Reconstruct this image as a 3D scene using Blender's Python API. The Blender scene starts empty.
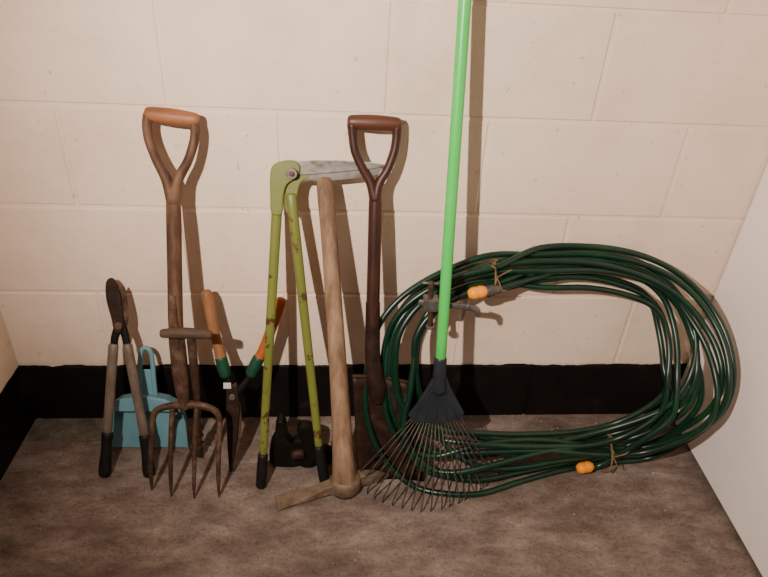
import bpy, bmesh, math, random
from mathutils import Vector, Matrix
import numpy as np
random.seed(4)
S=bpy.context.scene
COL=S.collection

# ---------------------------------------------------------------- materials
def newmat(name):
    m=bpy.data.materials.new(name); m.use_nodes=True
    nt=m.node_tree; b=nt.nodes['Principled BSDF']
    return m,nt,b
def N(nt,t,**k):
    n=nt.nodes.new(t)
    for a,v in k.items():
        if a in n.inputs.keys(): n.inputs[a].default_value=v
        else: setattr(n,a,v)
    return n
def ramp(nt,stops):
    r=nt.nodes.new('ShaderNodeValToRGB'); e=r.color_ramp.elements
    while len(e)<len(stops): e.new(.5)
    for i,(p,c) in enumerate(stops):
        e[i].position=p; e[i].color=(*c,1)
    return r
def srgb(r,g,b):
    f=lambda c:(c/255/12.92 if c/255<=.04045 else ((c/255+.055)/1.055)**2.4)
    return (f(r),f(g),f(b))
def noisemat(name,stops,scale=20,stretch=(1,1,1),detail=6,rough=.7,metal=0,bump=.2,bdist=.001,spec=.3,distort=0,bscale=None):
    m,nt,b=newmat(name)
    tc=N(nt,'ShaderNodeTexCoord'); mp=N(nt,'ShaderNodeMapping'); mp.inputs['Scale'].default_value=stretch
    nt.links.new(tc.outputs['Object'],mp.inputs['Vector'])
    n=N(nt,'ShaderNodeTexNoise',Scale=scale,Detail=detail,Roughness=.65,Distortion=distort)
    nt.links.new(mp.outputs[0],n.inputs['Vector'])
    r=ramp(nt,stops); nt.links.new(n.outputs['Fac'],r.inputs[0]); nt.links.new(r.outputs[0],b.inputs['Base Color'])
    b.inputs['Roughness'].default_value=rough; b.inputs['Metallic'].default_value=metal
    b.inputs['Specular IOR Level'].default_value=spec
    n2=N(nt,'ShaderNodeTexNoise',Scale=bscale or scale*2,Detail=4)
    nt.links.new(mp.outputs[0],n2.inputs['Vector'])
    bp=N(nt,'ShaderNodeBump',Strength=bump,Distance=bdist)
    nt.links.new(n2.outputs['Fac'],bp.inputs['Height']); nt.links.new(bp.outputs[0],b.inputs['Normal'])
    return m
c=srgb
M={}
M['wood_brown']=noisemat('wood_brown',[(.3,c(48,30,21)),(.5,c(84,58,42)),(.72,c(118,88,66))],38,(1,1,.12),rough=.62)
M['wood_grip']=noisemat('wood_grip',[(.3,c(108,66,42)),(.6,c(152,100,66)),(.8,c(178,128,92))],30,(.15,1,1),rough=.5)
M['wood_dark']=noisemat('wood_dark',[(.3,c(34,17,12)),(.6,c(62,32,22)),(.8,c(84,48,34))],30,(1,1,.12),rough=.45,spec=.45)
M['wood_dark_grip']=noisemat('wood_dark_grip',[(.3,c(60,32,22)),(.7,c(100,58,40))],30,(.15,1,1),rough=.45,spec=.45)
M['wood_pick']=noisemat('wood_pick',[(.3,c(86,64,50)),(.5,c(132,104,82)),(.75,c(168,138,112))],32,(1,1,.1),rough=.7)
M['wood_grey']=noisemat('wood_grey',[(.3,c(48,36,29)),(.7,c(92,70,56))],40,(.2,1,1),rough=.7)
M['wood_tan']=noisemat('wood_tan',[(.3,c(118,78,48)),(.7,c(156,108,70))],25,(1,1,.15),rough=.55)
M['wood_orange']=noisemat('wood_orange',[(.3,c(146,70,28)),(.7,c(182,96,44))],25,(1,1,.15),rough=.5)
M['rust_steel']=noisemat('rust_steel',[(.3,c(46,31,24)),(.5,c(80,58,45)),(.72,c(114,92,76))],35,rough=.6,metal=.3,bump=.4)
M['rust_dark']=noisemat('rust_dark',[(.3,c(24,15,11)),(.55,c(48,31,23)),(.8,c(80,55,42))],28,rough=.6,metal=.3,bump=.4)
M['rust_tan']=noisemat('rust_tan',[(.3,c(82,66,52)),(.6,c(126,106,88)),(.8,c(160,140,120))],30,rough=.65,metal=.2,bump=.4)
M['blade_steel']=noisemat('blade_steel',[(.34,c(64,46,36)),(.46,c(150,142,134)),(.75,c(206,202,196))],16,(1,1,1.6),rough=.28,metal=.75,bump=.15)
M['tube_alu']=noisemat('tube_alu',[(.3,c(94,80,70)),(.7,c(132,116,104))],40,(1,1,.3),rough=.5,metal=.3,bump=.15)
M['rubber_black']=noisemat('rubber_black',[(.3,c(12,11,11)),(.7,c(26,24,24))],60,rough=.55,bump=.2)
M['iron_black']=noisemat('iron_black',[(.3,c(12,10,9)),(.7,c(32,27,24))],50,rough=.5,metal=.4,bump=.5)
M['dustpan_blue']=noisemat('dustpan_blue',[(.3,c(90,132,144)),(.7,c(110,152,164))],9,rough=.4,bump=.05)
M['sleeve_green']=noisemat('sleeve_green',[(.3,c(16,54,40)),(.7,c(24,74,52))],30,rough=.5,bump=.1)
M['label_white']=noisemat('label_white',[(.3,c(170,170,160)),(.7,c(205,205,195))],60,rough=.5,bump=.05)
M['pole_green']=noisemat('pole_green',[(.2,c(64,184,76)),(.8,c(82,204,92))],8,rough=.35,bump=.03,spec=.5)
M['plastic_grey']=noisemat('plastic_grey',[(.3,c(30,34,40)),(.7,c(42,47,54))],20,rough=.45,bump=.05)
M['wire_dark']=noisemat('wire_dark',[(.3,c(50,46,42)),(.7,c(108,100,92))],60,rough=.45,metal=.5,bump=.1)
M['metal_grey']=noisemat('metal_grey',[(.3,c(74,70,70)),(.7,c(128,122,120))],50,rough=.45,metal=.6,bump=.2)
M['hose_green']=noisemat('hose_green',[(.3,c(4,30,22)),(.55,c(8,46,30)),(.72,c(26,72,34))],5,rough=.34,bump=.05,spec=.5)
M['connector_yellow']=noisemat('connector_yellow',[(.3,c(232,132,14)),(.7,c(246,156,28))],20,rough=.4,bump=.05)
M['twine']=noisemat('twine',[(.3,c(100,76,50)),(.7,c(150,122,86))],150,rough=.9,bump=.5)
def mk_patchy(name,ca,cb,rust,scale,lo,hi):
    m,nt,b=newmat(name)
    tc=N(nt,'ShaderNodeTexCoord')
    n=N(nt,'ShaderNodeTexNoise',Scale=scale,Detail=5,Roughness=.6); nt.links.new(tc.outputs['Object'],n.inputs['Vector'])
    r=ramp(nt,[(lo,(0,0,0)),(hi,(1,1,1))]); nt.links.new(n.outputs['Fac'],r.inputs[0])
    n2=N(nt,'ShaderNodeTexNoise',Scale=5,Detail=3); nt.links.new(tc.outputs['Object'],n2.inputs['Vector'])
    r2=ramp(nt,[(.3,ca),(.7,cb)]); nt.links.new(n2.outputs['Fac'],r2.inputs[0])
    mx=N(nt,'ShaderNodeMixRGB'); nt.links.new(r.outputs[0],mx.inputs[0]); nt.links.new(r2.outputs[0],mx.inputs[1]); mx.inputs[2].default_value=(*rust,1)
    nt.links.new(mx.outputs[0],b.inputs['Base Color']); b.inputs['Roughness'].default_value=.45
    return m
M['paint_green']=mk_patchy('paint_green',c(96,102,40),c(112,118,52),c(74,46,26),24,.59,.63)

def wallmat(name,zline):
    m,nt,b=newmat(name)
    tc=N(nt,'ShaderNodeTexCoord')
    n=N(nt,'ShaderNodeTexNoise',Scale=3.5,Detail=7,Roughness=.65); nt.links.new(tc.outputs['Object'],n.inputs['Vector'])
    r=ramp(nt,[(.3,c(218,195,174)),(.5,c(230,208,188)),(.7,c(236,216,196))]); nt.links.new(n.outputs['Fac'],r.inputs[0])
    sp=N(nt,'ShaderNodeTexNoise',Scale=48,Detail=4,Roughness=.6); nt.links.new(tc.outputs['Object'],sp.inputs['Vector'])
    rs=ramp(nt,[(.29,(.5,.42,.36)),(.35,(1,1,1))]); nt.links.new(sp.outputs['Fac'],rs.inputs[0])
    mu=N(nt,'ShaderNodeMixRGB'); mu.blend_type='MULTIPLY'; mu.inputs[0].default_value=.6
    nt.links.new(r.outputs[0],mu.inputs[1]); nt.links.new(rs.outputs[0],mu.inputs[2])
    sx=N(nt,'ShaderNodeSeparateXYZ'); nt.links.new(tc.outputs['Object'],sx.inputs[0])
    nz=N(nt,'ShaderNodeTexNoise',Scale=14,Detail=4); nt.links.new(tc.outputs['Object'],nz.inputs['Vector'])
    ma=N(nt,'ShaderNodeMath'); ma.operation='MULTIPLY_ADD'; ma.inputs[1].default_value=.022; nt.links.new(nz.outputs['Fac'],ma.inputs[0]); nt.links.new(sx.outputs['Z'],ma.inputs[2])
    lt=N(nt,'ShaderNodeMath'); lt.operation='LESS_THAN'; lt.inputs[1].default_value=zline+.011; nt.links.new(ma.outputs[0],lt.inputs[0])
    nb=N(nt,'ShaderNodeTexNoise',Scale=12,Detail=6); nt.links.new(tc.outputs['Object'],nb.inputs['Vector'])
    rb=ramp(nt,[(.35,c(13,9,8)),(.62,c(20,15,13)),(.78,c(44,34,29))]); nt.links.new(nb.outputs['Fac'],rb.inputs[0])
    mx=N(nt,'ShaderNodeMixRGB'); nt.links.new(lt.outputs[0],mx.inputs[0]); nt.links.new(mu.outputs[0],mx.inputs[1]); nt.links.new(rb.outputs[0],mx.inputs[2])
    nt.links.new(mx.outputs[0],b.inputs['Base Color']); b.inputs['Roughness'].default_value=.6; b.inputs['Specular IOR Level'].default_value=.2
    n3=N(nt,'ShaderNodeTexNoise',Scale=45,Detail=7,Roughness=.72); nt.links.new(tc.outputs['Object'],n3.inputs['Vector'])
    bp=N(nt,'ShaderNodeBump',Strength=.55,Distance=.004); nt.links.new(n3.outputs['Fac'],bp.inputs['Height']); nt.links.new(bp.outputs[0],b.inputs['Normal'])
    return m
M['wall']=wallmat('painted_block',.185)
def floormat():
    m,nt,b=newmat('rough_concrete')
    tc=N(nt,'ShaderNodeTexCoord'); mp=N(nt,'ShaderNodeMapping'); mp.inputs['Scale'].default_value=(1,2.0,1)
    nt.links.new(tc.outputs['Object'],mp.inputs['Vector'])
    n=N(nt,'ShaderNodeTexNoise',Scale=8,Detail=10,Roughness=.75,Distortion=.2); nt.links.new(mp.outputs[0],n.inputs['Vector'])
    r=ramp(nt,[(.3,c(82,70,63)),(.46,c(110,96,88)),(.58,c(130,116,107)),(.74,c(164,150,140))]); nt.links.new(n.outputs['Fac'],r.inputs[0])
    sp=N(nt,'ShaderNodeTexNoise',Scale=130,Detail=4,Roughness=.7); nt.links.new(tc.outputs['Object'],sp.inputs['Vector'])
    rs=ramp(nt,[(.34,(.55,.5,.47)),(.48,(1,1,1)),(.64,(1,1,1)),(.70,(1.8,1.75,1.7))]); nt.links.new(sp.outputs['Fac'],rs.inputs[0])
    mu=N(nt,'ShaderNodeMixRGB'); mu.blend_type='MULTIPLY'; mu.inputs[0].default_value=.8
    nt.links.new(r.outputs[0],mu.inputs[1]); nt.links.new(rs.outputs[0],mu.inputs[2])
    st=N(nt,'ShaderNodeTexNoise',Scale=2.3,Detail=3,Roughness=.5); nt.links.new(tc.outputs['Object'],st.inputs['Vector'])
    rt=ramp(nt,[(.38,(.66,.60,.56)),(.56,(1,1,1))]); nt.links.new(st.outputs['Fac'],rt.inputs[0])
    m2=N(nt,'ShaderNodeMixRGB'); m2.blend_type='MULTIPLY'; m2.inputs[0].default_value=.7
    nt.links.new(mu.outputs[0],m2.inputs[1]); nt.links.new(rt.outputs[0],m2.inputs[2]); nt.links.new(m2.outputs[0],b.inputs['Base Color'])
    b.inputs['Roughness'].default_value=.85; b.inputs['Specular IOR Level'].default_value=.2
    ad=N(nt,'ShaderNodeMath'); ad.operation='ADD'; nt.links.new(n.outputs['Fac'],ad.inputs[0]); nt.links.new(sp.outputs['Fac'],ad.inputs[1])
    bp=N(nt,'ShaderNodeBump',Strength=.3,Distance=.003); nt.links.new(ad.outputs[0],bp.inputs['Height']); nt.links.new(bp.outputs[0],b.inputs['Normal'])
    return m
M['floor']=floormat()
M['kerb']=noisemat('grey_screed',[(.3,c(66,60,52)),(.7,c(104,96,84))],25,rough=.9,bump=.5,bdist=.003)
M['door']=noisemat('door_white',[(.3,c(240,228,224)),(.7,c(246,236,232))],3,rough=.45,bump=.03)
M['ceil']=noisemat('ceiling_paint',[(.3,c(170,160,148)),(.7,c(180,170,158))],3,rough=.9,bump=.03)
M['debris']=noisemat('debris',[(.3,c(120,104,88)),(.6,c(170,154,136)),(.8,c(70,50,36))],60,rough=.9)

# ---------------------------------------------------------------- geometry helpers
def empty(name,loc=(0,0,0)):
    e=bpy.data.objects.new(name,None); e.location=loc; e.empty_display_size=.05; COL.objects.link(e)
    return e
def addmesh(name,verts,faces,mat,parent=None,smooth=True,bevel=0,solid=0,bseg=2):
    me=bpy.data.meshes.new(name); me.from_pydata([tuple(v) for v in verts],[],faces); me.update()
    bm=bmesh.new(); bm.from_mesh(me); bmesh.ops.recalc_face_normals(bm,faces=bm.faces); bm.to_mesh(me); bm.free()
    me.materials.append(M[mat] if isinstance(mat,str) else mat)
    o=bpy.data.objects.new(name,me); COL.objects.link(o)
    if smooth:
        for p in me.polygons: p.use_smooth=True
    if solid:
        s=o.modifiers.new('s','SOLIDIFY'); s.thickness=solid; s.offset=0
    if bevel:
        b=o.modifiers.new('b','BEVEL'); b.width=bevel; b.segments=bseg; b.limit_method='ANGLE'; b.angle_limit=math.radians(35)
    if parent is not None:
        o.parent=parent; o.matrix_parent_inverse=Matrix.Translation(parent.location).inverted()
    return o
def cr(P,sub,cyc=False):
    P=[np.array(p,float) for p in P]; n=len(P); out=[]
    rng=range(n) if cyc else range(n-1)
    for i in rng:
        if cyc: a,b_,c_,d=P[i-1],P[i],P[(i+1)%n],P[(i+2)%n]
        else:
            b_,c_=P[i],P[i+1]; a=P[i-1] if i>0 else 2*b_-c_; d=P[i+2] if i+2<n else 2*c_-b_
        for j in range(sub):
            t=j/sub
            out.append(.5*((2*b_)+(c_-a)*t+(2*a-5*b_+4*c_-d)*t*t+(3*b_-a-3*c_+d)*t**3))
    if not cyc: out.append(P[-1])
    return out
def sweep(name,P,mat,parent=None,seg=14,ref=(0,-1,.2),asp=1,sub=6,cyc=False,rnd=True):
    Q=cr(P,sub,cyc) if sub>1 else [np.array(p,float) for p in P]
    pos=[Vector(q[:3]) for q in Q]; rad=[max(q[3],.0003) for q in Q]
    if rnd and not cyc:
        r0,r1=rad[0],rad[-1]; t0=(pos[0]-pos[1]).normalized(); t1=(pos[-1]-pos[-2]).normalized()
        a=pos[0];b_=pos[-1]
        pos=[a+t0*r0*.45,a+t0*r0*.32]+pos+[b_+t1*r1*.32,b_+t1*r1*.45]
        rad=[r0*.45,r0*.8]+rad+[r1*.8,r1*.45]
    n=len(pos); verts=[];faces=[]
    ref=Vector(ref).normalized(); nrm=None
    for i in range(n):
        if cyc: t=(pos[(i+1)%n]-pos[i-1])
        else: t=pos[min(i+1,n-1)]-pos[max(i-1,0)]
        t.normalize()
        base=ref if nrm is None or asp!=1 else nrm
        a=base-t*base.dot(t)
        if a.length<1e-3: a=t.orthogonal()
        a.normalize(); nrm=a; b_=t.cross(a)
        for k in range(seg):
            an=2*math.pi*k/seg
            verts.append(pos[i]+a*math.cos(an)*rad[i]*asp+b_*math.sin(an)*rad[i])
    for i in range(n if cyc else n-1):
        for k in range(seg):
            j=(i+1)%n
            faces.append((i*seg+k,i*seg+(k+1)%seg,j*seg+(k+1)%seg,j*seg+k))
    if not cyc:
        faces.append(tuple(range(seg))); faces.append(tuple((n-1)*seg+k for k in range(seg)))
    return addmesh(name,verts,faces,mat,parent)
def plane(yb,k):
    nn=Vector((0,-1,k)).normalized()
    def L(x,z,o=0):
        v=Vector((x,-yb+k*z,z))+nn*o
        return v
    L.n=nn
    return L
def pts(L,l,o=0):
    return [(*L(p[0],p[1],o+(p[3] if len(p)>3 else 0)),p[2]) for p in l]
def plate(name,outline,th,L,mat,parent,o=0,bevel=.0015,smooth=False):
    n=len(outline)
    v=[L(x,z,o+th/2) for x,z in outline]+[L(x,z,o-th/2) for x,z in outline]
    f=[tuple(range(n)),tuple(range(2*n-1,n-1,-1))]+[(i,i+n,(i+1)%n+n,(i+1)%n) for i in range(n)]
    return addmesh(name,v,f,mat,parent,smooth=smooth,bevel=bevel)
def smooth2(outline,sub=4):
    return [tuple(q) for q in cr(outline,sub,True)]
def boxv(x0,x1,y0,y1,z0,z1):
    v=[(x0,y0,z0),(x1,y0,z0),(x1,y1,z0),(x0,y1,z0),(x0,y0,z1),(x1,y0,z1),(x1,y1,z1),(x0,y1,z1)]
    f=[(0,3,2,1),(4,5,6,7),(0,1,5,4),(1,2,6,5),(2,3,7,6),(3,0,4,7)]
    return v,f
def box(name,x0,x1,y0,y1,z0,z1,mat,parent=None,bevel=0):
    v,f=boxv(x0,x1,y0,y1,z0,z1); return addmesh(name,v,f,mat,parent,smooth=False,bevel=bevel)
def disc(name,p,axis,r,h,mat,parent,seg=20,bevel=.001):
    p=Vector(p);ax=Vector(axis).normalized();a=ax.orthogonal().normalized();b=ax.cross(a)
    v=[];
    for s in (-h/2,h/2):
        for k in range(seg):
            an=2*math.pi*k/seg; v.append(p+ax*s+a*math.cos(an)*r+b*math.sin(an)*r)
    f=[tuple(range(seg)),tuple(range(2*seg-1,seg-1,-1))]+[(k,(k+1)%seg,(k+1)%seg+seg,k+seg) for k in range(seg)]
    return addmesh(name,v,f,mat,parent,smooth=False,bevel=bevel)

# ---------------------------------------------------------------- room
XL,XR=-.46,1.335
V=[];F=[]
def addb(x0,x1,y0,y1,z0,z1):
    v,f=boxv(x0,x1,y0,y1,z0,z1); k=len(V); V.extend(v); F.extend([tuple(i+k for i in q) for q in f])
g=.0038
addb(XL-.1,XR+.06,.0030,.12,-.05,2.3)
z=.185-.225
while z<2.3:
    idx=round((z-.86)/.225)
    off=0 if idx%2==0 else .225
    x=-.9+off
    while x<XR+.06:
        x0=max(x+g,XL-.1); x1=min(x+.45-g,XR+.06)
        if x1-x0>.01:
            d=random.uniform(-.0009,.0009)
            addb(x0,x1,d,.02,max(z+g,-.04),min(z+.225-g,2.3))
        x+=.45
    z+=.225
addmesh('wall_back',V,F,'wall',smooth=False,bevel=.003,bseg=3)
box('wall_left',XL-.12,XL,-2.4,0,-.04,2.3,'wall')
box('wall_right',1.40,1.50,-2.4,.0,-.04,2.3,'wall')
box('floor',XL-.12,1.5,-2.4,.12,-.08,0,'floor')
box('ceiling',XL-.12,1.5,-2.4,.12,2.3,2.36,'ceil')
box('trim_1',XL+.005,-.09,-.085,-.002,0,.004,'kerb',bevel=.002)
dr=empty('door_1',(1.335,0,0))
def doorpt(t,z,o=0):
    return Vector((1.334-.066*t-o,-.004-t,z))
def dslab(name,t0,t1,z0,z1,o0,o1,mat,bev=.003):
    v=[doorpt(t,z,o) for z in (z0,z1) for (t,o) in ((t0,o0),(t1,o0),(t1,o1),(t0,o1))]
    f=[(0,1,2,3),(4,5,6,7),(0,1,5,4),(1,2,6,5),(2,3,7,6),(3,0,4,7)]
    return addmesh(name,v,f,mat,dr,smooth=False,bevel=bev)
dslab('slab',0,.86,.014,2.0,0,-.036,'door')
dslab('gap_shade_strip',0,.86,.002,.014,-.012,-.034,'rubber_black',0)  # black strip paints in the shade of the open gap under the door

V=[];F=[]
for i in range(420):
    if random.random()<.6: x=random.uniform(-.42,1.28); y=-abs(random.gauss(0,.09))-.012
    else: x=random.uniform(-.42,1.2); y=random.uniform(-.65,-.02)
    s=random.choice([.001,.0015,.002,.003])*random.uniform(.7,1.3); a=random.uniform(0,3.14)
    k=len(V); z0=.0045 if (x<-.09 and y>-.085) else .0
    for (dx,dy) in ((1,0),(0,.7),(-1,0),(0,-.7)):
        V.append((x+s*(dx*math.cos(a)-dy*math.sin(a)),y+s*(dx*math.sin(a)+dy*math.cos(a)),z0))
    V.append((x+s*.2,y,z0+s*random.uniform(.4,.9)))
    F+=[(k,k+1,k+4),(k+1,k+2,k+4),(k+2,k+3,k+4),(k+3,k,k+4),(k,k+3,k+2,k+1)]
addmesh('floor_debris',V,F,'debris',smooth=False)

# ---------------------------------------------------------------- digging fork
def d_handle(L,par,join,left,right,gripL,gripR,m_arm,m_grip,gr=.0165):
    sweep('yoke_left',pts(L,[join]+left),m_arm,par,asp=1.15,ref=L.n)
    sweep('yoke_right',pts(L,[join]+right),m_arm,par,asp=1.15,ref=L.n)
    a=gripL;b=gripR
    P=[(a[0]+(b[0]-a[0])*t,a[1]+(b[1]-a[1])*t,gr*s) for t,s in ((0,.86),(.15,.97),(.5,1.06),(.85,.97),(1,.86))]
    sweep('hand_grip',pts(L,P),m_grip,par,seg=18)
LA=plane(.28,.2778)
fk=empty('garden_fork',(0,-.27,0))
d_handle(LA,fk,(.008,.690,.014),[(-.003,.735,.011),(-.021,.775,.0095),(-.032,.81,.0095),(-.034,.838,.0098),(-.029,.858,.011)],
         [(.020,.735,.011),(.041,.77,.0095),(.055,.805,.0095),(.060,.83,.0098),(.058,.850,.011)],(-.031,.860),(.063,.851),'wood_brown','wood_grip',gr=.0155)
sweep('shaft',pts(LA,[(.009,.72,.013),(.007,.66,.0155),(.002,.55,.0155),(-.003,.43,.016),(-.001,.36,.016)]),'wood_brown',fk,seg=18)
sweep('socket',pts(LA,[(-.003,.40,.0175),(-.001,.34,.018),(.001,.29,.016),(.003,.255,.013),(.004,.235,.011)]),'rust_steel',fk,seg=18)
plate('strap',[(-.008,.50),(.004,.50),(.006,.38),(-.010,.38)],.003,LA,'rust_steel',fk,o=.017)
sweep('crossbar',pts(LA,[(-.070,.196,.006),(-.064,.222,.0078),(-.045,.236,.008),(-.01,.242,.0095),(.004,.243,.0105),(.03,.242,.0095),(.062,.234,.008),(.078,.220,.0078),(.082,.196,.006)]),'rust_steel',fk,asp=.9,ref=LA.n)
def tine(nm,top,tip):
    a=Vector(LA(*top)); b=Vector(tip); P=[]
    for t,r_ in ((0,.0068),(.3,.0062),(.6,.0055),(.85,.0042),(1,.0016)):
        p=a.lerp(b,t)+LA.n*(.012*math.sin(t*math.pi)); P.append((*p,r_))
    sweep(nm,P,'rust_steel',fk,seg=10)
tine('tine_1',(-.070,.198),(-.092,-.252,.003)); tine('tine_2',(-.022,.238),(-.042,-.272,.003))
tine('tine_3',(.032,.238),(.013,-.278,.003)); tine('tine_4',(.082,.198),(.071,-.275,.003))

# ---------------------------------------------------------------- T-handled auger
tw=empty('hand_auger',(.0,-.15,0))
sweep('cross_handle',[(-.026,-.191,.4285,.0095),(-.012,-.191,.429,.0108),(.024,-.192,.430,.0125),(.06,-.191,.427,.0108),(.076,-.191,.425,.0095)],'wood_grey',tw,seg=16)
sweep('stem',[(.034,-.191,.432,.010),(.033,-.188,.40,.010),(.022,-.172,.22,.009),(.012,-.160,.12,.0085),(.004,-.150,.012,.008)],'rust_steel',tw)
H=[]
for i in range(60):
    t=i/59; zc=.008+.11*(1-t)*1.0; an=t*math.pi*8; R_=.012*(1-.5*t)
    H.append((.004+.008*(1-t)+R_*math.cos(an),-.150-.01*(1-t)+R_*math.sin(an),zc,.0028))
sweep('auger_flight',H,'rust_dark',tw,seg=8,sub=1)

# ---------------------------------------------------------------- bypass loppers (small)
LB=plane(.205,.3667)
lp=empty('bypass_loppers',(-.16,-.2,0))
for nm,bot,g1,top in (('left',(-.217,.006),(-.204,.108),(-.176,.318)),('right',(-.110,.004),(-.116,.100),(-.144,.318))):
    sweep('grip_'+nm,pts(LB,[(bot[0],bot[1],.0145),(bot[0]*.8+g1[0]*.2,bot[1]*.8+g1[1]*.2,.0150),(bot[0]*.4+g1[0]*.6,bot[1]*.4+g1[1]*.6,.0125),(g1[0],g1[1],.0140)]),'rubber_black',lp,asp=.8,ref=LB.n)
    sweep('tube_'+nm,pts(LB,[(g1[0],g1[1],.0112),((g1[0]+top[0])/2,(g1[1]+top[1])/2,.0115),(top[0],top[1],.0118)]),'tube_alu',lp,asp=.7,ref=LB.n)
sweep('tang_left',pts(LB,[(-.176,.30,.009),(-.172,.335,.009),(-.160,.365,.0105),(-.156,.38,.009)]),'iron_black',lp,asp=.5,ref=LB.n)
sweep('tang_right',pts(LB,[(-.144,.30,.009),(-.147,.335,.009),(-.154,.365,.0105),(-.158,.38,.009)]),'iron_black',lp,asp=.5,ref=LB.n)
plate('cutting_blade',smooth2([(-.170,.352),(-.176,.385),(-.184,.425),(-.182,.462),(-.168,.472),(-.155,.455),(-.150,.415),(-.148,.370),(-.156,.350)],3),.005,LB,'rust_dark',lp,o=.004)
plate('hook_jaw',smooth2([(-.166,.356),(-.164,.39),(-.160,.425),(-.150,.452),(-.143,.446),(-.139,.41),(-.140,.375),(-.150,.352)],3),.006,LB,'rust_steel',lp,o=-.003)
disc('pivot_bolt',LB(-.158,.366,.010),LB.n,.009,.008,'rust_steel',lp)

# ---------------------------------------------------------------- dustpan
LC=plane(.115,.34)
dp=empty('dustpan',(-.12,-.11,0))
pan=[(-.232,.006),(-.034,.004),(-.034,.085),(-.044,.124),(-.075,.142),(-.112,.150),(-.155,.148),(-.19,.142),(-.212,.124),(-.226,.09)]
plate('pan_base',pan,.003,LC,'dustpan_blue',dp,o=0)
rim=pan[1:]+[pan[0]]
v=[];f=[]
for i,(x,z) in enumerate(rim):
    h=.012+.030*min(1,max(0,z/.12))
    v+= [LC(x,z,-.001),LC(x+( .004 if x>-.12 else -.004),z+(.003 if z>.1 else 0),h)]
for i in range(len(rim)-1): f.append((2*i,2*i+1,2*i+3,2*i+2))
addmesh('pan_wall',v,f,'dustpan_blue',dp,smooth=False,solid=.0028,bevel=.001)
plate('hood',[(-.205,.118),(-.052,.116),(-.056,.134),(-.078,.146),(-.112,.152),(-.155,.151),(-.19,.145),(-.204,.134)],.003,LC,'dustpan_blue',dp,o=.040)
sweep('handle_loop',pts(LC,[(-.137,.148,.006,.018),(-.138,.19,.006,.018),(-.136,.235,.006,.018),(-.130,.262,.006,.018),(-.119,.268,.006,.018),(-.109,.258,.006,.018),(-.106,.235,.006,.018),(-.105,.19,.006,.018),(-.103,.148,.006,.018)]),'dustpan_blue',dp,seg=10)
plate('handle_web',[(-.136,.148),(-.104,.148),(-.107,.215),(-.134,.215)],.004,LC,'dustpan_blue',dp,o=.018)

# ---------------------------------------------------------------- hedge shears
LE=plane(.2,.3333)
sh=empty('hedge_shears',(.09,-.2,0))
sweep('handle_left',pts(LE,[(.045,.446,.0120),(.049,.43,.0138),(.058,.37,.0125),(.068,.32,.0122),(.075,.285,.0135)]),'wood_tan',sh,seg=16)
sweep('handle_right',pts(LE,[(.219,.430,.0120),(.213,.412,.0138),(.194,.36,.0125),(.174,.31,.0122),(.160,.285,.0135)]),'wood_orange',sh,seg=16)
sweep('ferrule_left',pts(LE,[(.074,.292,.0145),(.079,.268,.0150),(.083,.25,.0135)]),'sleeve_green',sh,seg=16)
sweep('ferrule_right',pts(LE,[(.164,.292,.0145),(.153,.270,.0150),(.144,.252,.0135)]),'sleeve_green',sh,seg=16)
sweep('tang_left',pts(LE,[(.083,.25,.008),(.088,.232,.008),(.096,.205,.009),(.100,.18,.008)]),'iron_black',sh,asp=.55,ref=LE.n)
sweep('tang_right',pts(LE,[(.144,.25,.008),(.134,.235,.008),(.118,.215,.009),(.098,.195,.009),(.09,.18,.008)]),'iron_black',sh,asp=.55,ref=LE.n)
plate('blade_left',[(.086,.232),(.112,.226),(.116,.17),(.108,.09),(.092,.008),(.086,.006),(.084,.06),(.082,.15)],.004,LE,'rust_dark',sh,o=.006)
plate('blade_right',[(.084,.215),(.108,.232),(.114,.20),(.120,.15),(.114,.08),(.097,.004),(.091,.004),(.090,.08)],.004,LE,'rust_steel',sh,o=0)
disc('pivot_nut',LE(.100,.200,.011),LE.n,.0085,.008,'metal_grey',sh,seg=6)
plate('label',[(.080,.236),(.098,.236),(.098,.222),(.080,.222)],.001,LE,'label_white',sh,o=.0135,bevel=0)

# ---------------------------------------------------------------- long green lopping shears
LG=plane(.25,.25)
gl=empty('long_handled_shears',(.24,-.25,0))
for nm,bot,g1,top in (('left',(.169,.008),(.176,.092),(.222,.705)),('right',(.326,.010),(.311,.112),(.250,.705))):
    sweep('grip_'+nm,pts(LG,[(bot[0],bot[1],.0125),(bot[0]*.5+g1[0]*.5,bot[1]*.5+g1[1]*.5,.0132),(g1[0],g1[1],.0122)]),'rubber_black',gl)
    sweep('tube_'+nm,pts(LG,[(g1[0],g1[1],.0098),((g1[0]+top[0])/2,(g1[1]+top[1])/2,.0105),(top[0],top[1],.0115)]),'paint_green',gl,asp=.75,ref=LG.n,sub=10)
plate('head_casting_left',smooth2([(.209,.668),(.207,.705),(.208,.75),(.216,.768),(.240,.776),(.262,.775),(.270,.762),(.262,.742),(.242,.728),(.234,.70),(.231,.668)],3),.014,LG,'paint_green',gl,o=.004,bevel=.003)
plate('head_casting_right',smooth2([(.240,.668),(.236,.70),(.236,.73),(.244,.756),(.262,.772),(.284,.774),(.294,.762),(.290,.742),(.272,.732),(.264,.71),(.261,.668)],3),.012,LG,'paint_green',gl,o=-.006,bevel=.003)
disc('pivot_bolt',LG(.253,.752,.016),LG.n,.0115,.010,'metal_grey',gl,seg=24)
disc('pivot_nut',LG(.253,.752,.022),LG.n,.006,.006,'rust_steel',gl,seg=6)
plate('upper_blade',[(.262,.774),(.300,.778),(.36,.779),(.420,.777),(.458,.772),(.42,.764),(.36,.757),(.300,.750),(.268,.748)],.004,LG,'blade_steel',gl,o=.003,bevel=.001)
plate('lower_blade',[(.268,.755),(.31,.758),(.37,.760),(.43,.766),(.462,.760),(.44,.752),(.38,.742),(.31,.734),(.276,.734)],.005,LG,'blade_steel',gl,o=-.003,bevel=.001)

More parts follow.
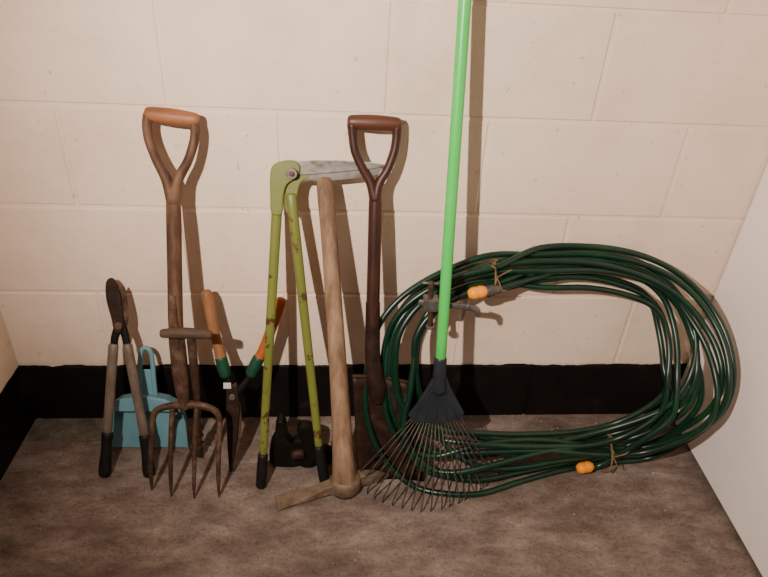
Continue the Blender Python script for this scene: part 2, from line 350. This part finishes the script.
# ---------------------------------------------------------------- mattock
LH=plane(.268,.285)
mk=empty('mattock',(.37,-.26,0))
sweep('handle',pts(LH,[(.320,.735,.0165),(.322,.715,.018),(.331,.62,.018),(.344,.46,.019),(.356,.30,.021),(.366,.16,.024),(.371,.08,.0275),(.374,.03,.029)]),'wood_pick',mk,seg=20,asp=1.15,ref=(0,-1,.3))
cx,cy_=.376,-.262
ring=[];n=24
for k,(zz,s) in enumerate(((.004,.95),(.018,1.06),(.040,1.06),(.050,.97))):
    ring.append([(cx+.036*s*math.cos(2*math.pi*j/n),cy_+.032*s*math.sin(2*math.pi*j/n),zz) for j in range(n)])
v=sum(ring,[]);f=[tuple(range(n)),tuple(range(3*n,4*n))]
for k in range(3):
    for j in range(n): f.append((k*n+j,k*n+(j+1)%n,(k+1)*n+(j+1)%n,(k+1)*n+j))
addmesh('eye',v,f,'rust_tan',mk)
def bladebar(nm,secs,mat):
    v=[];f=[]
    d=Vector(secs[-1][0])-Vector(secs[0][0]); d.z=0; d.normalize(); pr=Vector((-d.y,d.x,0))
    for cc,w,h in secs:
        cc=Vector(cc)
        v+=[cc+pr*w+Vector((0,0,-h)),cc+pr*w+Vector((0,0,h)),cc-pr*w+Vector((0,0,h)),cc-pr*w+Vector((0,0,-h))]
    for i in range(len(secs)-1):
        for k in range(4): f.append((4*i+k,4*i+(k+1)%4,4*i+4+(k+1)%4,4*i+4+k))
    f+=[(0,1,2,3),tuple(4*(len(secs)-1)+k for k in range(4))]
    addmesh(nm,v,f,mat,mk,smooth=False,bevel=.002)
bladebar('adze_blade',[((.362,-.266,.028),.018,.020),((.335,-.272,.025),.013,.014),((.30,-.280,.018),.014,.009),((.26,-.289,.010),.018,.005),((.210,-.300,.004),.022,.002)],'rust_tan')
bladebar('pick_arm',[((.388,-.257,.030),.018,.020),((.42,-.246,.027),.012,.018),((.46,-.233,.018),.009,.013),((.495,-.222,.008),.003,.006)],'rust_tan')

# ---------------------------------------------------------------- pipe wrench (black iron)
pw=empty('pipe_wrench',(.26,-.17,0))
LW=plane(.175,.12)
plate('fixed_jaw',smooth2([(.186,.020),(.205,.006),(.255,.006),(.266,.03),(.258,.062),(.242,.078),(.232,.096),(.228,.135),(.215,.150),(.204,.135),(.200,.10),(.188,.07)],3),.034,LW,'iron_black',pw,bevel=.005)
plate('hook_jaw',smooth2([(.246,.04),(.262,.006),(.300,.006),(.308,.062),(.303,.112),(.288,.130),(.266,.134),(.254,.118),(.262,.105),(.262,.09),(.248,.088),(.244,.070)],3),.028,LW,'iron_black',pw,bevel=.005,o=.003)
plate('handle_stub',[(.292,.010),(.340,.005),(.350,.018),(.346,.050),(.330,.058),(.292,.062)],.024,LW,'iron_black',pw,bevel=.006)
sweep('adjusting_nut',[(*LW(.246,.05,.02),.013),(*LW(.270,.052,.02),.013)],'rust_dark',pw,sub=1,seg=12)

# ---------------------------------------------------------------- spade
LS=plane(.232,.2235)
sp=empty('spade',(.49,-.22,0))
d_handle(LS,sp,(.429,.700,.013),[(.418,.735,.0105),(.398,.768,.0095),(.383,.80,.0095),(.378,.83,.0098),(.376,.852,.011)],
         [(.436,.735,.0105),(.453,.765,.0095),(.465,.80,.0095),(.469,.828,.0098),(.469,.85,.011)],(.372,.857),(.472,.855),'wood_dark','wood_dark_grip',gr=.0155)
sweep('shaft',pts(LS,[(.429,.715,.0135),(.430,.67,.0150),(.431,.55,.0150),(.432,.44,.0155),(.434,.40,.0155)]),'wood_dark',sp,seg=18)
sweep('socket',pts(LS,[(.4315,.47,.0165),(.433,.40,.0175),(.435,.34,.0185),(.441,.295,.021),(.447,.262,.024),(.452,.225,.018)]),'rust_dark',sp,seg=18,asp=.9,ref=LS.n)
nu,nv=12,12; v=[];f=[]
for j in range(nv+1):
    t=j/nv
    for i in range(nu+1):
        s=i/nu*2-1
        cxx=.455+(.492-.455)*t; hw=.066+(.083-.066)*t
        z=(.284-(.284-.004)*t)-s*.008*(1-t)
        o=.012*(s*s)-.004*math.sin(t*math.pi)
        v.append(LS(cxx+s*hw,max(z,.003),o))
for j in range(nv):
    for i in range(nu):
        a=j*(nu+1)+i; f.append((a,a+1,a+nu+2,a+nu+1))
addmesh('blade',v,f,'rust_dark',sp,solid=.003)
for s,nm in ((-1,'tread_left'),(1,'tread_right')):
    a=LS(.455+s*.018,.287-s*.002,.002); b=LS(.455+s*.066,.286-s*.008,.012)
    sweep(nm,[(*a,.005),(*b,.005)],'rust_dark',sp,sub=1,seg=8)

# ---------------------------------------------------------------- lawn rake
rk=empty('lawn_rake',(.59,-.26,0))
LR=plane(.26,.16)
sweep('pole',[(*LR(.5875,.335),.0122),(*LR(.580,.72),.0122),(*LR(.5655,1.50),.0122)],'pole_green',rk,seg=20,sub=4)
sweep('ferrule',pts(LR,[(.5868,.368,.0145),(.5872,.345,.0150),(.588,.31,.0165),(.589,.285,.018)]),'plastic_grey',rk,seg=18)
plate('fan_head',[(.572,.318),(.605,.318),(.616,.292),(.641,.248),(.656,.222),(.646,.207),(.620,.198),(.588,.195),(.555,.198),(.530,.205),(.520,.218),(.537,.245),(.560,.29)],.012,LR,'plastic_grey',rk,bevel=.004)
for k in range(5):
    t=k/4*2-1
    sweep('rib_%d'%(k+1),[(*LR(.588+t*.010,.30,.005),.002),(*LR(.588+t*.052,.209,.005),.0024)],'plastic_grey',rk,sub=1,seg=8)
TE=[(.398,-.238),(.450,-.292),(.522,-.323),(.568,-.332),(.644,-.314),(.728,-.262),(.768,-.228)]
arc=cr([(a,b) for a,b in TE],20)
L_=[0]
for a,b in zip(arc,arc[1:]): L_.append(L_[-1]+float(np.linalg.norm(b-a)))
NT=19
for k in range(NT):
    t=k/(NT-1); d=t*L_[-1]; j=min(range(len(L_)),key=lambda q:abs(L_[q]-d)); e=arc[j]
    s=LR(.530+(.646-.530)*t,.208-.008*math.sin(t*math.pi)); E=Vector((e[0],e[1],.003))
    out=Vector((e[0]-s.x,e[1]-s.y,0)); 
    bend=s.lerp(E,.90)+Vector((0,-.004,.018)); 
    P=[(*LR(.588+(s.x-.588)*.5,.245),.0016),(*s,.0017),(*(s.lerp(bend,.5)+Vector((0,-.006,.008))),.0018),(*bend,.0018),(*(bend.lerp(E,.5)+out.normalized()*.005),.0018),(*E,.0015)]
    sweep('tine_%02d'%(k+1),P,'wire_dark',rk,seg=8,sub=5)

# ---------------------------------------------------------------- garden hose coil
O=[(422,285,165),(455,417,120),(558,503,80),(732,558,45),(975,573,35),(1151,532,60),(1254,451,135),(1276,357,235),(1262,225,262),(1174,12,190),(919,10,222),(693,10,290),(535,12,255),(438,140,210)]
I=[(575,246,170),(568,382,130),(630,446,90),(767,462,60),(965,472,50),(1112,436,70),(1150,361,120),(1142,283,180),(1125,210,200),(1010,150,195),(869,140,195),(711,155,195),(635,162,190),(592,195,180)]
O=[np.array(p)/1000 for p in O]; I=[np.array(p)/1000 for p in I]
hs=empty('garden_hose',(.85,-.2,0))
turns=11
rs=np.random.RandomState(23)
ph=rs.uniform(0,6.28,(4,turns+2))
order=[.55,.22,.85,.4,0.0,0.0,.35,.98,.55,.2,.9,.6]
start=3.4
def anch(u):
    i0=int(math.floor(u))%14; fr=u-math.floor(u)
    def cc(A): 
        a,b,c_,d=A[(i0-1)%14],A[i0],A[(i0+1)%14],A[(i0+2)%14]; t=fr
        return .5*((2*b)+(c_-a)*t+(2*a-5*b+4*c_-d)*t*t+(3*b-a-3*c_+d)*t**3)
    return cc(O),cc(I)
HR=.0074
tot=turns*14+6
u=0
Pn=[]
while u<=tot-0.8:
    ua=start+u; tn=u/14; k=int(tn); fr=tn-k
    w0=order[k%12]; w1=order[(k+1)%12]; sm=fr*fr*(3-2*fr); w=w0+(w1-w0)*sm
    th=2*math.pi*fr
    if k!=4:
        w+=.36*math.sin(th*1.0+ph[0,k])*math.sin(math.pi*fr)**2+.26*math.sin(th*2+ph[1,k])*math.sin(math.pi*fr)**2
        w=.56+.44*math.tanh((w-.55)*2.1)*1.06
    o_,i_=anch(ua); p=o_*(1-w)+i_*w
    x,z,y=p[0],p[1],-p[2]
    if k!=4:
        y+= .024*math.sin(tn*5.1+ph[2,0])+.014*math.sin(th*2+k*1.7)
        z+= .007*math.sin(th*3+k)
    z=max(z,HR+.001+ (k%4)*.003); y=min(y,-.012)
    x=min(x,1.334+.066*y-.012)
    Pn.append((x,y,z,HR)); u+=.5
Pn=[(.668,-.112,.488,HR),(.705,-.108,.493,HR)]+Pn[1:]
Pn=Pn+[(1.045,-.222,.036,HR),(1.012,-.224,.030,HR)]
sweep('hose_coil',Pn,'hose_green',hs,seg=10,sub=5)
def connector(nm,a,b):
    a=Vector(a);b=Vector(b);d=(b-a)
    P=[(*(a+d*t),r_) for t,r_ in ((0,.0115),(.12,.0140),(.45,.0150),(.5,.0132),(.58,.0150),(.88,.0140),(1,.011))]
    sweep(nm,P,'connector_yellow',hs,sub=1,seg=16)
connector('connector_inlet',(.653,-.126,.495),(.688,-.124,.502))
connector('connector_outlet',(.980,-.228,.027),(1.014,-.226,.033))
sweep('hose_tail_collar',[(.688,-.122,.501,.0125),(.720,-.112,.500,.012)],'metal_grey',hs,sub=1)
def twine(nm,cn,ax,ra,rb,up):
    cn=Vector(cn);ax=Vector(ax).normalized();up=Vector(up).normalized();sd=ax.cross(up).normalized()
    P=[]
    for i in range(49):
        t=i/48*2*2*math.pi
        p=cn+up*math.cos(t)*ra+sd*math.sin(t)*rb+ax*(.012*(i/48-.5)+.004*math.sin(t*1.5)); P.append((*p,.0015))
    sweep(nm+'_wrap',P,'twine',hs,sub=1,seg=6)
    k=cn-sd*rb*.9+up*ra*.5 if (cn-sd*rb).y<(cn+sd*rb).y else cn+sd*rb*.9+up*ra*.5
    for j,(dx,dz) in enumerate(((.03,.025),(-.02,.035),(.025,-.03),(-.01,-.04))):
        sweep(nm+'_end_%d'%(j+1),[(*k,.0015),(*(k+Vector((dx*.6,-.012,dz*.9))),.0014),(*(k+Vector((dx,-.006,dz))),.0012)],'twine',hs,seg=6)
twine('twine_top',(.715,-.07,.505),(1,0,.25),.045,.04,(0,0,1))
twine('twine_bottom',(1.055,-.2,.055),(1,0,.15),.052,.045,(0,0,1))

# ---------------------------------------------------------------- F clamp hooked on the hose
cl=empty('bar_clamp',(.56,-.16,.48))
sweep('bar',[(.532,-.165,.497,.0075),(.59,-.165,.490,.0075),(.65,-.165,.483,.0075)],'metal_grey',cl,asp=.5,ref=(0,-1,0),sub=2)
sweep('fixed_arm',[(.640,-.165,.487,.008),(.662,-.165,.478,.008),(.668,-.165,.462,.006)],'metal_grey',cl,asp=.7,ref=(0,-1,0))
box('sliding_block',.540,.574,-.178,-.150,.478,.510,'metal_grey',cl,bevel=.003)
sweep('screw',[(.553,-.165,.548,.006),(.556,-.165,.49,.006),(.562,-.165,.435,.006)],'rust_steel',cl,sub=2)
sweep('tommy_bar',[(.535,-.165,.547,.003),(.573,-.165,.545,.003)],'metal_grey',cl,sub=1)
disc('swivel_pad',(.5625,-.165,.432),(.1,0,-1),.011,.006,'metal_grey',cl)

# ---------------------------------------------------------------- camera
p=(.33444,-1.29507,1.236); yaw,pitch,roll,fpx=.10259,.55492,.06372,615.69
cy,sy=math.cos(yaw),math.sin(yaw);cp,spp=math.cos(pitch),math.sin(pitch)
f_=Vector((sy*cp,cy*cp,-spp)); r_=Vector((cy,-sy,0)); u_=r_.cross(f_)
cc,ss=math.cos(roll),math.sin(roll)
r2=cc*r_+ss*u_; u2=-ss*r_+cc*u_
cam=bpy.data.cameras.new('camera'); co=bpy.data.objects.new('camera',cam); COL.objects.link(co)
mw=Matrix(((r2.x,u2.x,-f_.x,p[0]),(r2.y,u2.y,-f_.y,p[1]),(r2.z,u2.z,-f_.z,p[2]),(0,0,0,1)))
co.matrix_world=mw; cam.sensor_width=36; cam.lens=fpx*36/768; cam.clip_start=.02
S.camera=co

# ---------------------------------------------------------------- lights
def spot(name,loc,target,energy,color,size,angle,blend):
    l=bpy.data.lights.new(name,'SPOT'); l.energy=energy; l.color=color; l.shadow_soft_size=size; l.spot_size=math.radians(angle); l.spot_blend=blend
    o=bpy.data.objects.new(name,l); COL.objects.link(o); o.location=loc
    o.rotation_euler=(Vector(target)-Vector(loc)).to_track_quat('-Z','Y').to_euler()
    return o
spot('work_lamp',(-.10,-1.3,1.42),(.70,0,.76),165,(1,.87,.76),.014,106,1.0)
l=bpy.data.lights.new('fill_light','AREA'); l.energy=5; l.color=(1,.86,.74); l.size=.5  # weak fill added below the ceiling, no visible lamp there
lo=bpy.data.objects.new('fill_light',l); COL.objects.link(lo); lo.location=(.7,-1.2,2.25)
w=bpy.data.worlds.new('world'); S.world=w; w.use_nodes=True
w.node_tree.nodes['Background'].inputs[0].default_value=(.9,.78,.68,1); w.node_tree.nodes['Background'].inputs[1].default_value=.06
